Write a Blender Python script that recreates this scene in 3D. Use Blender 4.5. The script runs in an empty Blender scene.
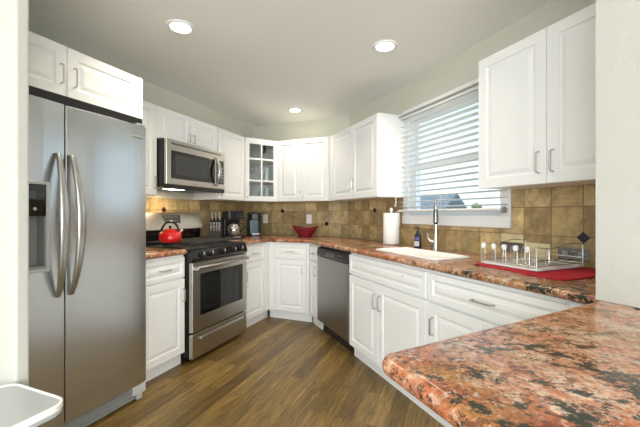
import bpy, bmesh, math, random
from mathutils import Vector, Matrix
random.seed(7)
C = bpy.context.scene.collection
PI = math.pi
S2 = math.sqrt(2)
# ------------------------------------------------------------------ camera
H = 1.2
cam = bpy.data.cameras.new('camera'); co = bpy.data.objects.new('camera', cam); C.objects.link(co)
co.location = (0, 0, H); co.rotation_euler = (PI/2, 0, math.radians(22))
cam.sensor_width = 36; cam.lens = 340/640*36; cam.clip_start = 0.02; cam.clip_end = 500
cam.shift_y = 0.0008
bpy.context.scene.camera = co
# ------------------------------------------------------------------ view, world, big lights
vs = bpy.context.scene.view_settings
vs.view_transform = 'Standard'; vs.look = 'None'; vs.gamma = 1; vs.use_curve_mapping = False
vs.exposure = 0.52
w = bpy.data.worlds.new('sky'); bpy.context.scene.world = w; w.use_nodes = True
nt = w.node_tree; nt.nodes.clear()
wo = nt.nodes.new('ShaderNodeOutputWorld'); bg = nt.nodes.new('ShaderNodeBackground')
tc = nt.nodes.new('ShaderNodeTexCoord'); sx = nt.nodes.new('ShaderNodeSeparateXYZ'); rp = nt.nodes.new('ShaderNodeValToRGB')
nt.links.new(tc.outputs['Generated'], sx.inputs[0]); nt.links.new(sx.outputs[2], rp.inputs[0])
nt.links.new(rp.outputs[0], bg.inputs[0]); nt.links.new(bg.outputs[0], wo.inputs[0])
cr = rp.color_ramp
cr.elements[0].position = 0.0; cr.elements[0].color = (.80, .90, .97, 1)
cr.elements[1].position = 0.6; cr.elements[1].color = (.26, .52, .85, 1)
bg.inputs[1].default_value = 1.35

def area(name, loc, target, sx_, sy_, power, col):
    l = bpy.data.lights.new(name, 'AREA'); l.shape = 'RECTANGLE'; l.size = sx_; l.size_y = sy_
    l.energy = power; l.color = col
    o = bpy.data.objects.new(name, l); C.objects.link(o); o.location = loc
    o.rotation_euler = (Vector(target)-Vector(loc)).to_track_quat('-Z', 'Y').to_euler()
    return o
area('rear_fill_light', (0.2, -3.2, 1.35), (-.6, 2.0, 2.7), 4.2, 2.1, 160, (.94, .975, 1.0))  # added soft fill from behind the camera, no known source there
area('side_fill_light', (2.9, -1.9, 1.45), (-1.6, 1.6, 1.1), 1.6, 1.5, 75, (.95, .98, 1.0))  # added side fill for left-hand fronts; the wall here has no window
sl = bpy.data.lights.new('sun', 'SUN'); sl.energy = 2.2; sl.angle = .01; sl.color = (1, .95, .86)
so = bpy.data.objects.new('sun', sl); C.objects.link(so); so.location = (0, 0, 9)
so.rotation_euler = (math.radians(48), 0, math.radians(-20))

# ------------------------------------------------------------------ materials
def M_(name):
    m = bpy.data.materials.new(name); m.use_nodes = True
    return m, m.node_tree, m.node_tree.nodes['Principled BSDF']
def simple(name, col, rough=.5, metal=0., bump=0., bscale=60, coat=0., var=0., trans=0., ior=1.45):
    m, t, b = M_(name)
    b.inputs['Base Color'].default_value = (*col, 1); b.inputs['Roughness'].default_value = rough
    b.inputs['Metallic'].default_value = metal; b.inputs['Coat Weight'].default_value = coat
    b.inputs['Transmission Weight'].default_value = trans; b.inputs['IOR'].default_value = ior
    tc = t.nodes.new('ShaderNodeTexCoord'); n = t.nodes.new('ShaderNodeTexNoise')
    t.links.new(tc.outputs['Object'], n.inputs['Vector']); n.inputs['Scale'].default_value = bscale; n.inputs['Detail'].default_value = 4
    if bump:
        bp = t.nodes.new('ShaderNodeBump'); bp.inputs['Strength'].default_value = bump; bp.inputs['Distance'].default_value = .004
        t.links.new(n.outputs['Fac'], bp.inputs['Height']); t.links.new(bp.outputs[0], b.inputs['Normal'])
    if var:
        r = ramp(t, n.outputs['Fac'], [(.3, tuple(c*(1-var) for c in col)), (.7, tuple(min(1, c*(1+var)) for c in col))])
        t.links.new(r, b.inputs['Base Color'])
    return m
def ramp(t, src, stops, interp='LINEAR'):
    r = t.nodes.new('ShaderNodeValToRGB'); r.color_ramp.interpolation = interp
    e = r.color_ramp.elements
    while len(e) < len(stops): e.new(.5)
    for k, (p, c) in enumerate(stops):
        e[k].position = p; e[k].color = (*c, 1) if len(c) == 3 else c
    if src is not None: t.links.new(src, r.inputs[0])
    return r.outputs[0]
def mix(t, fac, a, b, mode='MIX'):
    n = t.nodes.new('ShaderNodeMix'); n.data_type = 'RGBA'; n.blend_type = mode
    for s, v in ((n.inputs[0], fac), (n.inputs[6], a), (n.inputs[7], b)):
        if isinstance(v, bpy.types.NodeSocket): t.links.new(v, s)
        elif isinstance(v, tuple): s.default_value = (*v, 1)
        else: s.default_value = v
    return n.outputs[2]
def noise(t, vec, scale, detail=4, rough=.5, dist=0., dim=None):
    n = t.nodes.new('ShaderNodeTexNoise'); n.inputs['Scale'].default_value = scale; n.inputs['Detail'].default_value = detail
    n.inputs['Roughness'].default_value = rough; n.inputs['Distortion'].default_value = dist
    if vec is not None: t.links.new(vec, n.inputs['Vector'])
    return n.outputs['Fac']
def mapping(t, scale=(1, 1, 1), rot=(0, 0, 0), loc=(0, 0, 0), out='Object'):
    tc = t.nodes.new('ShaderNodeTexCoord'); mp = t.nodes.new('ShaderNodeMapping')
    mp.inputs['Scale'].default_value = scale; mp.inputs['Rotation'].default_value = rot; mp.inputs['Location'].default_value = loc
    t.links.new(tc.outputs[out], mp.inputs['Vector']); return mp.outputs[0]
def bump(t, b, h, strength, dist=.002):
    bp = t.nodes.new('ShaderNodeBump'); bp.inputs['Strength'].default_value = strength; bp.inputs['Distance'].default_value = dist
    t.links.new(h, bp.inputs['Height']); t.links.new(bp.outputs[0], b.inputs['Normal'])

WHITE = simple('white_cabinet_paint', (.83, .835, .82), .32, coat=.1)
TRIMW = simple('white_trim_paint', (.84, .84, .83), .4)
WALL = simple('pale_olive_wall_paint', (.60, .595, .50), .75, bump=.25, bscale=55)
WALLW = simple('off_white_wall_paint', (.49, .485, .435), .7, bump=.35, bscale=38)
CEIL = simple('ceiling_paint', (.90, .915, .88), .8, bump=.15, bscale=80)
NICKEL = simple('brushed_nickel', (.52, .515, .50), .28, 1.)
CHROME = simple('chrome', (.58, .58, .56), .16, 1.)
DARKCHR = simple('dark_chrome', (.22, .22, .22), .25, 1.)
BLACK = simple('black_plastic', (.012, .012, .013), .3)
BLACKM = simple('matt_black_iron', (.02, .02, .02), .6, bump=.3, bscale=200)
GLOSSB = simple('black_glass', (.008, .008, .009), .06, coat=.4)
GREY = simple('grey_plastic', (.30, .31, .31), .4)
LGREY = simple('light_grey_plastic', (.55, .56, .56), .4)
WPLAS = simple('white_plastic', (.82, .82, .80), .35)
CERAM = simple('white_sink_enamel', (.88, .88, .86), .12, coat=.5)
RED = simple('red_enamel', (.62, .012, .010), .12, coat=.7)
REDMAT = simple('red_fabric', (.50, .012, .03), .85, bump=.6, bscale=300)
MAROON = simple('maroon_glaze', (.16, .006, .018), .25, coat=.3)
WOODB = simple('light_wood', (.52, .30, .13), .5, var=.15, bscale=12)
PAPER = simple('white_paper_towel', (.86, .86, .84), .9, bump=.4, bscale=150)
NAVY = simple('dark_blue_plastic', (.012, .022, .045), .22)
TEAL = simple('blue_black_plastic', (.012, .045, .062), .25)
LABEL = simple('pale_label', (.55, .55, .60), .5)
CREAM = simple('cream_tile', (.66, .58, .36), .45, var=.12, bscale=14)
DIAM = simple('dark_diamond_tile', (.012, .016, .026), .15)
DIAMR = simple('dark_red_diamond_tile', (.05, .012, .010), .2)
GRASS = simple('dry_grass', (.20, .22, .10), .9, var=.4, bscale=2)
LEAF = simple('tree_foliage', (.22, .28, .12), .9, var=.5, bscale=1.5)
BARK = simple('bark', (.12, .08, .05), .9)
ROOF = simple('grey_roof_shingles', (.20, .21, .22), .8, var=.2, bscale=6)
STUCCO = simple('pale_stucco', (.52, .48, .42), .8)
LIDM = simple('satin_lid_steel', (.50, .51, .52), .5, .35)
SATIN = simple('satin_steel', (.62, .62, .60), .45, .6)
CARST = simple('mirrored_carafe_glass', (.55, .54, .52), .12, .85)

def glass(name, col=(1, 1, 1), rough=0.):
    m, t, b = M_(name); b.inputs['Base Color'].default_value = (*col, 1); b.inputs['Roughness'].default_value = rough
    b.inputs['Transmission Weight'].default_value = 1; b.inputs['IOR'].default_value = 1.45
    return m
def pane(name, tint=(.93, .96, .96), refl=.08):
    m = bpy.data.materials.new(name); m.use_nodes = True; t = m.node_tree; t.nodes.clear()
    o = t.nodes.new('ShaderNodeOutputMaterial'); tr = t.nodes.new('ShaderNodeBsdfTransparent'); g = t.nodes.new('ShaderNodeBsdfGlossy')
    mx = t.nodes.new('ShaderNodeMixShader'); fr = t.nodes.new('ShaderNodeFresnel'); ge = t.nodes.new('ShaderNodeNewGeometry'); ma = t.nodes.new('ShaderNodeMath'); ma.operation = 'MULTIPLY_ADD'; ma.inputs[1].default_value = 1/1.45-1.45; ma.inputs[2].default_value = 1.45
    t.links.new(ge.outputs['Backfacing'], ma.inputs[0]); t.links.new(ma.outputs[0], fr.inputs[0])
    tr.inputs[0].default_value = (*tint, 1); g.inputs['Roughness'].default_value = .02
    t.links.new(fr.outputs[0], mx.inputs[0]); t.links.new(tr.outputs[0], mx.inputs[1]); t.links.new(g.outputs[0], mx.inputs[2])
    t.links.new(mx.outputs[0], o.inputs[0]); return m
GLASS = pane('window_glass'); CABG = pane('cabinet_glass', (.98, .99, .985)); DRINK = pane('drinking_glass', (.93, .96, .96))
DGREEN = pane('dark_green_glass', (.10, .16, .15)); CARAFE = pane('carafe_glass', (.55, .52, .50))

def steel(name, col=(.42, .42, .41), axis='h', rough=.3):
    m, t, b = M_(name)
    sc = (.6, .6, 40) if axis == 'h' else (40, 40, .6)
    n = noise(t, mapping(t, sc), 3, 3)
    t.links.new(ramp(t, n, [(.3, tuple(c*.98 for c in col)), (.7, tuple(c*1.02 for c in col))]), b.inputs['Base Color'])
    b.inputs['Metallic'].default_value = 1
    b.inputs['Roughness'].default_value = rough
    pass
    return m
STEEL = steel('brushed_stainless_steel', (.60, .615, .63), rough=.25); STEELW = steel('warm_stainless_steel', (.52, .49, .44)); STEELD = steel('dark_stainless_steel', (.33, .325, .31))
FSIDE = simple('grey_appliance_side', (.09, .09, .09), .5)

def lamp_mat():
    m, t, b = M_('lamp_glow'); b.inputs['Emission Color'].default_value = (1, .93, .80, 1); b.inputs['Emission Strength'].default_value = 9
    return m
LAMP = lamp_mat()

def granite():
    m, t, b = M_('red_granite')
    v = mapping(t, (1, 1, 1), (0, 0, .6))
    wv = t.nodes.new('ShaderNodeTexNoise'); wv.inputs['Scale'].default_value = 5; wv.inputs['Detail'].default_value = 5
    t.links.new(v, wv.inputs['Vector'])
    ad = t.nodes.new('ShaderNodeVectorMath'); ad.operation = 'MULTIPLY_ADD'; ad.inputs[1].default_value = (.22, .22, .22)
    t.links.new(wv.outputs['Color'], ad.inputs[0]); t.links.new(v, ad.inputs[2]); wvv = ad.outputs[0]
    big = noise(t, wvv, 4.5, 8, .65)
    base = ramp(t, big, [(.28, (.22, .05, .022)), (.40, (.43, .13, .058)), (.48, (.50, .21, .115)), (.55, (.52, .27, .165)), (.62, (.44, .15, .07)), (.75, (.26, .06, .028))])
    och = ramp(t, noise(t, mapping(t, (1, 1, 1), loc=(3, 1, 0)), 3.2, 5, .6), [(.52, (0, 0, 0)), (.62, (.8, .8, .8))])
    base = mix(t, och, base, (.36, .18, .06))
    cr_ = ramp(t, noise(t, wvv, 9, 9, .74), [(.51, (0, 0, 0)), (.60, (.85, .85, .85))])
    base = mix(t, cr_, base, (.60, .46, .34))
    g = ramp(t, noise(t, v, 120, 4, .7), [(.35, (.55, .5, .48)), (.5, (1, 1, 1)), (.65, (1.35, 1.32, 1.25))])
    base = mix(t, .8, base, g, 'MULTIPLY')
    g2 = ramp(t, noise(t, v, 55, 5, .7), [(.56, (0, 0, 0)), (.62, (.8, .8, .8))])
    base = mix(t, g2, base, (.55, .42, .32))
    g3 = ramp(t, noise(t, mapping(t, (1, 1, 1), loc=(9, 9, 0)), 30, 8, .78), [(.53, (0, 0, 0)), (.57, (.85, .85, .85))])
    base = mix(t, g3, base, (.13, .050, .030))
    # dark green-black mineral masses with ragged edges
    mask = noise(t, mapping(t, (1, 1, 1), loc=(DKX, DKY, 0)), 2.6, 2, .5)
    rag = noise(t, mapping(t, (1.0, 1.35, 1), (0, 0, -.5)), 17, 9, .80)
    mm = t.nodes.new('ShaderNodeMath'); mm.operation = 'MULTIPLY_ADD'; mm.inputs[1].default_value = .62
    t.links.new(mask, mm.inputs[0]); t.links.new(rag, mm.inputs[2])
    dk = ramp(t, mm.outputs[0], [(.915, (0, 0, 0)), (.935, (1, 1, 1))])
    base = mix(t, dk, base, (.028, .032, .020))
    fl = ramp(t, noise(t, mapping(t, (1, 1.6, 1), (0, 0, -.3)), 42, 6, .75), [(.575, (0, 0, 0)), (.61, (1, 1, 1))])
    base = mix(t, fl, base, (.05, .038, .025))
    t.links.new(base, b.inputs['Base Color']); b.inputs['Roughness'].default_value = .2
    b.inputs['Specular IOR Level'].default_value = .4
    return m
DKX, DKY = 2.0, 5.0
GRAN = granite()

def floor_mat():
    m, t, b = M_('wood_plank_floor')
    v = mapping(t, (1, 1, 1), (0, 0, PI/2))       # planks run along Y
    br = t.nodes.new('ShaderNodeTexBrick'); t.links.new(v, br.inputs['Vector'])
    br.inputs['Scale'].default_value = 1; br.inputs['Brick Width'].default_value = .95; br.inputs['Row Height'].default_value = .095
    br.inputs['Mortar Size'].default_value = .0016; br.inputs['Bias'].default_value = 0; br.offset = .37
    br.inputs['Color1'].default_value = (0, 0, 0, 1); br.inputs['Color2'].default_value = (1, 1, 1, 1); br.inputs['Mortar'].default_value = (.5, .5, .5, 1)
    tone = ramp(t, br.outputs['Color'], [(0, (.105, .062, .016)), (.35, (.145, .090, .024)), (.7, (.19, .120, .034)), (1, (.24, .155, .047))])
    # shift grain per plank
    tcc = t.nodes.new('ShaderNodeVectorMath'); tcc.operation = 'MULTIPLY_ADD'
    t.links.new(br.outputs['Color'], tcc.inputs[0]); tcc.inputs[1].default_value = (7, 3, 0)
    t.links.new(mapping(t, (14, 1.1, 1)), tcc.inputs[2])
    gr = noise(t, tcc.outputs[0], 3.2, 7, .7, 1.2)
    base = mix(t, .95, tone, ramp(t, gr, [(.30, (.30, .26, .22)), (.44, (.80, .78, .74)), (.54, (1.15, 1.13, 1.05)), (.68, (1.9, 1.85, 1.65))]), 'MULTIPLY')
    st = ramp(t, noise(t, mapping(t, (40, 1.6, 1)), 3, 5, .7), [(.56, (0, 0, 0)), (.66, (1, 1, 1))])
    base = mix(t, mix(t, .55, (0, 0, 0), st), base, (.085, .042, .016))
    mm = t.nodes.new('ShaderNodeMath'); mm.operation = 'MULTIPLY'; mm.inputs[1].default_value = .75
    t.links.new(br.outputs['Fac'], mm.inputs[0])
    base = mix(t, mm.outputs[0], base, (.05, .028, .012))
    t.links.new(base, b.inputs['Base Color']); b.inputs['Roughness'].default_value = .38
    bump(t, b, gr, .12, .001)
    return m
FLOOR = floor_mat()

def tile_mat():
    # tile wall: object local x along the wall, z up; grid .164 from counter
    m, t, b = M_('travertine_tiles')
    v = mapping(t, (1, 1, 1), (PI/2, 0, 0))    # (x, z) -> brick plane
    br = t.nodes.new('ShaderNodeTexBrick'); t.links.new(v, br.inputs['Vector']); br.offset = 0
    br.inputs['Scale'].default_value = 1; br.inputs['Brick Width'].default_value = .164; br.inputs['Row Height'].default_value = .164
    br.inputs['Mortar Size'].default_value = .0032; br.inputs['Mortar Smooth'].default_value = .2; br.inputs['Bias'].default_value = 0
    br.inputs['Color1'].default_value = (0, 0, 0, 1); br.inputs['Color2'].default_value = (1, 1, 1, 1); br.inputs['Mortar'].default_value = (.5, .5, .5, 1)
    tone = ramp(t, br.outputs['Color'], [(0, (.27, .19, .090)), (.3, (.40, .295, .14)), (.65, (.45, .335, .165)), (1, (.56, .43, .225))])
    n = noise(t, mapping(t, (1, 1, 1)), 16, 9, .74, .5)
    base = mix(t, .9, tone, ramp(t, n, [(.30, (.42, .36, .27)), (.48, (.98, .97, .93)), (.70, (1.5, 1.48, 1.35))]), 'MULTIPLY')
    base = mix(t, ramp(t, noise(t, mapping(t), 5, 3), [(.52, (0, 0, 0)), (.66, (.6, .6, .6))]), base, (.23, .20, .115))
    base = mix(t, br.outputs['Fac'], base, (.25, .15, .075))
    t.links.new(base, b.inputs['Base Color']); b.inputs['Roughness'].default_value = .5
    bump(t, b, n, .25, .002)
    return m
TILE = tile_mat()

# ------------------------------------------------------------------ mesh helpers
def obj(name, bm, mat, parent=None, smooth=False, bev=0., seg=2):
    me = bpy.data.meshes.new(name); bmesh.ops.recalc_face_normals(bm, faces=bm.faces); bm.to_mesh(me); bm.free()
    me.materials.append(mat)
    o = bpy.data.objects.new(name, me); C.objects.link(o)
    if parent: o.parent = parent
    if smooth:
        for p in me.polygons: p.use_smooth = True
        me.set_sharp_from_angle(angle=math.radians(38))
    if bev:
        md = o.modifiers.new('bevel', 'BEVEL'); md.width = bev; md.segments = seg; md.limit_method = 'ANGLE'; md.angle_limit = math.radians(40)
    return o
def thing(name, label, cat, loc=(0, 0, 0), rz=0, group=None):
    o = bpy.data.objects.new(name, None); C.objects.link(o); o.location = loc; o.rotation_euler = (0, 0, rz)
    o.empty_display_size = .05
    o['label'] = label; o['category'] = cat
    if group: o['group'] = group
    return o
def tag(o, label, cat, group=None):
    o['label'] = label; o['category'] = cat
    if group: o['group'] = group
    return o
def struct(o): o['kind'] = 'structure'; return o
def N(): return bmesh.new()
def box(bm, x0, x1, y0, y1, z0, z1, mtx=None):
    vs = [bm.verts.new((x, y, z)) for x in (x0, x1) for y in (y0, y1) for z in (z0, z1)]
    for f in ((0, 1, 3, 2), (4, 6, 7, 5), (0, 4, 5, 1), (2, 3, 7, 6), (0, 2, 6, 4), (1, 5, 7, 3)):
        bm.faces.new([vs[i] for i in f])
    if mtx: bmesh.ops.transform(bm, matrix=mtx, verts=vs)
    return bm
def prism(bm, pts, z0, z1):
    a = [bm.verts.new((x, y, z0)) for x, y in pts]; b = [bm.verts.new((x, y, z1)) for x, y in pts]
    bm.faces.new(a[::-1]); bm.faces.new(b); n = len(pts)
    for i in range(n): bm.faces.new((a[i], a[(i+1) % n], b[(i+1) % n], b[i]))
    return bm
def extr_x(bm, pts, x0, x1):      # pts (y,z) profile swept along x
    a = [bm.verts.new((x0, y, z)) for y, z in pts]; b = [bm.verts.new((x1, y, z)) for y, z in pts]
    bm.faces.new(a); bm.faces.new(b[::-1]); n = len(pts)
    for i in range(n): bm.faces.new((a[i], b[i], b[(i+1) % n], a[(i+1) % n]))
    return bm
def lathe(bm, prof, seg=32, c=(0, 0), squash=None):
    rings = []
    for r, z in prof:
        if r < 1e-5: rings.append([bm.verts.new((c[0], c[1], z))])
        else: rings.append([bm.verts.new((c[0]+r*math.cos(2*PI*k/seg), c[1]+r*math.sin(2*PI*k/seg), z)) for k in range(seg)])
    for A, B in zip(rings, rings[1:]):
        for k in range(seg):
            k2 = (k+1) % seg
            if len(A) == 1 and len(B) == 1: continue
            if len(A) == 1: bm.faces.new((A[0], B[k], B[k2]))
            elif len(B) == 1: bm.faces.new((A[k], A[k2], B[0]))
            else: bm.faces.new((A[k], A[k2], B[k2], B[k]))
    return bm
def tube(bm, pts, r, seg=10, radii=None, flat=None):
    pts = [Vector(p) for p in pts]; n = len(pts); rings = []
    up = None
    for i, p in enumerate(pts):
        d = (pts[min(i+1, n-1)]-pts[max(i-1, 0)]).normalized()
        if up is None:
            up = Vector((0, 0, 1)) if abs(d.z) < .9 else Vector((1, 0, 0))
        s = d.cross(up).normalized(); up = s.cross(d).normalized()
        rr = radii[i] if radii else r
        a, b_ = (rr, rr) if not flat else (rr*flat[0], rr*flat[1])
        rings.append([bm.verts.new(p+s*a*math.cos(2*PI*k/seg)+up*b_*math.sin(2*PI*k/seg)) for k in range(seg)])
    for A, B in zip(rings, rings[1:]):
        for k in range(seg): bm.faces.new((A[k], A[(k+1) % seg], B[(k+1) % seg], B[k]))
    bm.faces.new(rings[0][::-1]); bm.faces.new(rings[-1])
    return bm
def cyl(bm, p0, p1, r, seg=20): return tube(bm, [p0, p1], r, seg)
def rrect(w, d, r, seg=6, cx=0, cy=0):
    out = []
    for sx_, sy_, a0 in ((1, 1, 0), (-1, 1, 90), (-1, -1, 180), (1, -1, 270)):
        for k in range(seg+1):
            a = math.radians(a0+90*k/seg)
            out.append((cx+sx_*(w/2-r)+r*math.cos(a), cy+sy_*(d/2-r)+r*math.sin(a)))
    return out
def loft(bm, loops, cap=True):
    R_ = [[bm.verts.new(p) for p in L] for L in loops]; n = len(R_[0])
    for A, B in zip(R_, R_[1:]):
        for k in range(n): bm.faces.new((A[k], A[(k+1) % n], B[(k+1) % n], B[k]))
    if cap: bm.faces.new(R_[0][::-1]); bm.faces.new(R_[-1])
    return bm
# raised panel front: local x right, -y towards viewer
def front(bm, x0, x1, z0, z1, yf, t=.02, fr=.055, kind='raised'):
    rings = [(0, t), (0, .003), (.003, 0), (fr, 0), (fr+.005, .006), (fr+.014, .008), (fr+.034, .0015), (fr+.038, .001)]
    loops = []
    for ins, dy in rings:
        loops.append([(x0+ins, yf+dy, z0+ins), (x1-ins, yf+dy, z0+ins), (x1-ins, yf+dy, z1-ins), (x0+ins, yf+dy, z1-ins)])
    loft(bm, loops)
def pull(parent, x, z, yf, vertical=True, L=.10, mat=NICKEL, r=.0042, proj=.026):
    bm = N()
    pts = []
    for a in (0, .005, .01, .03, .06, .12, .3, .5, .7, .88, .94, .97, .99, .995, 1):
        s = (a-.5)*L
        y = yf-.001 - proj*min(1, math.sin(PI*a)*5)**.6 if 0 < a < 1 else yf+.001
        pts.append((x, y, z+s) if vertical else (x+s, y, z))
    tube(bm, pts, r, 8)
    return obj('handle', bm, mat, parent, smooth=True)
def door(root, x0, x1, z0, z1, hx=None, hz=None, yf=-.02, L=.10, fr=.055):
    g = .0015
    bm = N(); front(bm, x0+g, x1-g, z0+g, z1-g, yf, fr=fr)
    d = obj('door', bm, WHITE, root)
    if hx is not None: pull(d, hx, hz, yf, True, L)
    return d
def drawer(root, x0, x1, z0, z1, handle=True, yf=-.02, name='drawer', fr=.032, L=.10):
    g = .0015
    bm = N(); front(bm, x0+g, x1-g, z0+g, z1-g, yf, fr=fr)
    d = obj(name, bm, WHITE, root)
    if handle: pull(d, (x0+x1)/2, (z0+z1)/2, yf, False, L)
    return d

L_ROT, B_ROT, R_ROT = PI/2, 0, -PI/4
XL, YB, SR = -2.63, 4.03, 2.79             # wall planes: x = XL, y = YB, x + y = SR
FXL, FYB, FSR = -2.03, 3.43, 1.935         # base cabinet carcass fronts (doors project 20 mm)
UXL, UYB, USR = -2.33, 3.73, 2.365         # wall cabinet carcass fronts
CT, CB = .92, .88                          # counter top / underside
ZC = 2.41
def rp_(X, S): return (X, S-X, 0)          # point on a line parallel to the window wall

# ------------------------------------------------------------------ room shell
FP = [(-2.75, -3.6), (3.3, -3.6), (3.3, -.38), (-1.23, 4.15), (-2.75, 4.15)]
bm = N(); prism(bm, FP, -.05, 0); struct(obj('floor', bm, FLOOR))
bm = N(); prism(bm, FP, ZC, ZC+.1); struct(obj('ceiling', bm, CEIL))
bm = N(); box(bm, XL-.1, XL, .735, YB+.1, 0, ZC); struct(obj('wall_left', bm, WALL))
bm = N(); box(bm, XL, -1.16, YB, YB+.1, 0, ZC); struct(obj('wall_back', bm, WALL))
bm = N(); box(bm, XL, -1.41, .692, .735, 0, ZC); struct(obj('wall_alcove', bm, WALLW, bev=.008))
bm = N(); box(bm, XL-.1, XL, -3.6, .735, 0, ZC); struct(obj('wall_left_rear', bm, WALLW))
# window wall in local coordinates: origin on the wall plane at X=0, x right, y outwards
WX = lambda X: X*S2                          # local x of a wall point with world X
def wallR(name):
    pass
wx0, wx1, wz0, wz1 = WX(-.4445), WX(.31), 1.17, 2.10
bm = N()
T = .16
e0, e1 = WX(-1.24)-.05, WX(1.02)
box(bm, e0, wx0, 0, T, 0, ZC); box(bm, wx1, e1, 0, T, 0, ZC); box(bm, wx0, wx1, 0, T, 0, wz0); box(bm, wx0, wx1, 0, T, wz1, ZC)
wr = struct(obj('wall_right', bm, WALL)); wr.location = (0, SR, 0); wr.rotation_euler = (0, 0, R_ROT)
# wall end beside the peninsula (plane x+y = 1.785)
SS = 1.787
wp = [(3.25, SS-3.25), (3.25, SS-3.25+.3), (1.0, 1.82), (.925, SS-.419+.506)]
bm = N(); prism(bm, [(.419, SS-.419)]+wp, 0, .878); prism(bm, [(.419, SS-.419)]+wp, .921, ZC)
prism(bm, [(.419+.108, SS-.419+.108), (.419+.0875, SS-.419-.0875)]+wp, .878, .921)      # the stone is let into this corner
struct(obj('wall_right_front', bm, WALLW))
bm = N(); box(bm, 3.2, 3.3, -3.6, -1.2, 0, ZC); struct(obj('wall_side', bm, WALLW))
bm = N(); box(bm, -2.75, -2.0, -3.6, -3.5, 0, ZC); box(bm, 2.5, 3.3, -3.6, -3.5, 0, ZC); box(bm, -2.0, 2.5, -3.6, -3.5, 2.2, ZC)
struct(obj('wall_rear', bm, WALLW))

# window
win = bpy.data.objects.new('window_1', None); C.objects.link(win); win['kind'] = 'structure'
win.location = (0, SR, 0); win.rotation_euler = (0, 0, R_ROT)
def frame_rect(bm, x0, x1, z0, z1, y0, y1, t, tb=None):
    tb = tb or t
    box(bm, x0, x0+t, y0, y1, z0, z1); box(bm, x1-t, x1, y0, y1, z0, z1)
    box(bm, x0+t, x1-t, y0, y1, z0, z0+tb); box(bm, x0+t, x1-t, y0, y1, z1-tb, z1)
bm = N(); frame_rect(bm, wx0-.02, wx1+.02, wz0-.06, wz1+.055, -.018, -.001, .075)
obj('casing', bm, TRIMW, win, bev=.003)
bm = N(); frame_rect(bm, wx0+.001, wx1-.001, wz0+.001, wz1-.001, .001, T-.001, .012); obj('jamb', bm, TRIMW, win)
zm = 1.635
bm = N(); frame_rect(bm, wx0+.013, wx1-.013, zm-.02, wz1-.013, .095, .125, .05); u = obj('upper_sash', bm, TRIMW, win, bev=.003)
bm = N(); box(bm, wx0+.06, wx1-.06, .108, .112, zm+.03, wz1-.06); obj('glass_pane', bm, GLASS, u)
bm = N(); frame_rect(bm, wx0+.013, wx1-.013, wz0+.013, zm+.02, .063, .093, .055); u = obj('lower_sash', bm, TRIMW, win, bev=.003)
bm = N(); box(bm, wx0+.066, wx1-.066, .076, .080, wz0+.066, zm-.033); obj('glass_pane', bm, GLASS, u)
bm = N(); box(bm, wx0-.02, wx1+.02, -.03, -.019, wz0-.06, wz0+.02); obj('apron', bm, TRIMW, win, bev=.003)

# blind
bl = thing('venetian_blind', 'white horizontal slat blind hanging open over the window above the sink', 'blind', (0, SR, 0), R_ROT)
bx0, bx1 = wx0-.012, wx1+.015
bm = N(); box(bm, bx0, bx1, -.075, -.02, 2.06, 2.115); obj('headrail', bm, WPLAS, bl, bev=.003)
bm = N(); cyl(bm, (bx0-.02, -.083, 2.085), (bx1, -.083, 2.085), .009, 12); obj('valance_rod', bm, GREY, bl, smooth=True)
bm = N(); box(bm, bx0-.03, bx0-.012, -.098, -.018, 2.065, 2.105); obj('bracket', bm, NICKEL, bl, bev=.003)
bm = N()
zz = 2.035
while zz > 1.26:
    a = math.radians(9)
    pr = [(-.0475+.025*s*math.cos(a), zz-.025*s*math.sin(a)+.0022*(1-s*s)) for s in (-1, -.5, 0, .5, 1)]
    extr_x(bm, [(y, z+.0012) for y, z in pr]+[(y, z-.0012) for y, z in pr[::-1]], bx0+.005, bx1-.005)
    zz -= .0455
obj('slats', bm, WPLAS, bl)
bm = N(); box(bm, bx0, bx1, -.075, -.025, 1.222, 1.24); br_ = obj('bottom_rail', bm, WPLAS, bl, bev=.004)
bm = N(); cyl(bm, (bx0, -.083, 1.226), (bx1+.01, -.083, 1.226), .008, 12); obj('lower_rod', bm, LGREY, bl, smooth=True)
bm = N(); cyl(bm, (bx1+.002, -.083, 1.226), (bx1+.018, -.083, 1.226), .02, 16); obj('end_cap', bm, GREY, bl, smooth=True)
for fx in (.14, .5, .86):
    xx = bx0+(bx1-bx0)*fx
    for yy in (-.0735, -.0215):
        bm = N(); cyl(bm, (xx, yy, 1.24), (xx, yy, 2.06), .0011, 6); obj('ladder_cord', bm, WPLAS, bl)
for k, (dx, zt) in enumerate(((-.028, 1.27), (-.016, 1.30), (-.022, 1.335))):
    bm = N(); cyl(bm, (bx0+dx, -.09, zt), (bx0+dx, -.09, 2.07), .0016, 6); c = obj('pull_cord', bm, WPLAS, bl)
    bm = N(); lathe(bm, [(0, zt+.03), (.005, zt+.025), (.009, zt), (0, zt-.003)], 12, (bx0+dx, -.09)); obj('tassel', bm, WPLAS, c, smooth=True)

# backsplashes (tile skins on the walls)
def splash(name, loc, rz, rects, diamonds, extra=()):
    o = None
    bm = N()
    for x0, x1, z0, z1 in rects: box(bm, x0, x1, -.012, -.001, z0, z1)
    o = struct(obj(name, bm, TILE)); o.location = loc; o.rotation_euler = (0, 0, rz)
    for x, z, mt in diamonds:
        b2 = N(); r = .032
        loft(b2, [[(x-r, -.013, z), (x, -.013, z-r), (x+r, -.013, z), (x, -.013, z+r)], [(x-r*.9, -.016, z), (x, -.016, z-r*.9), (x+r*.9, -.016, z), (x, -.016, z+r*.9)]])
        d = obj('diamond_insert', b2, mt, o)
    for x0, x1, z0, z1 in extra:
        b2 = N(); box(b2, x0, x1, -.0145, -.0125, z0, z1); obj('cream_tile', b2, CREAM, o, bev=.001)
    return o
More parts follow.
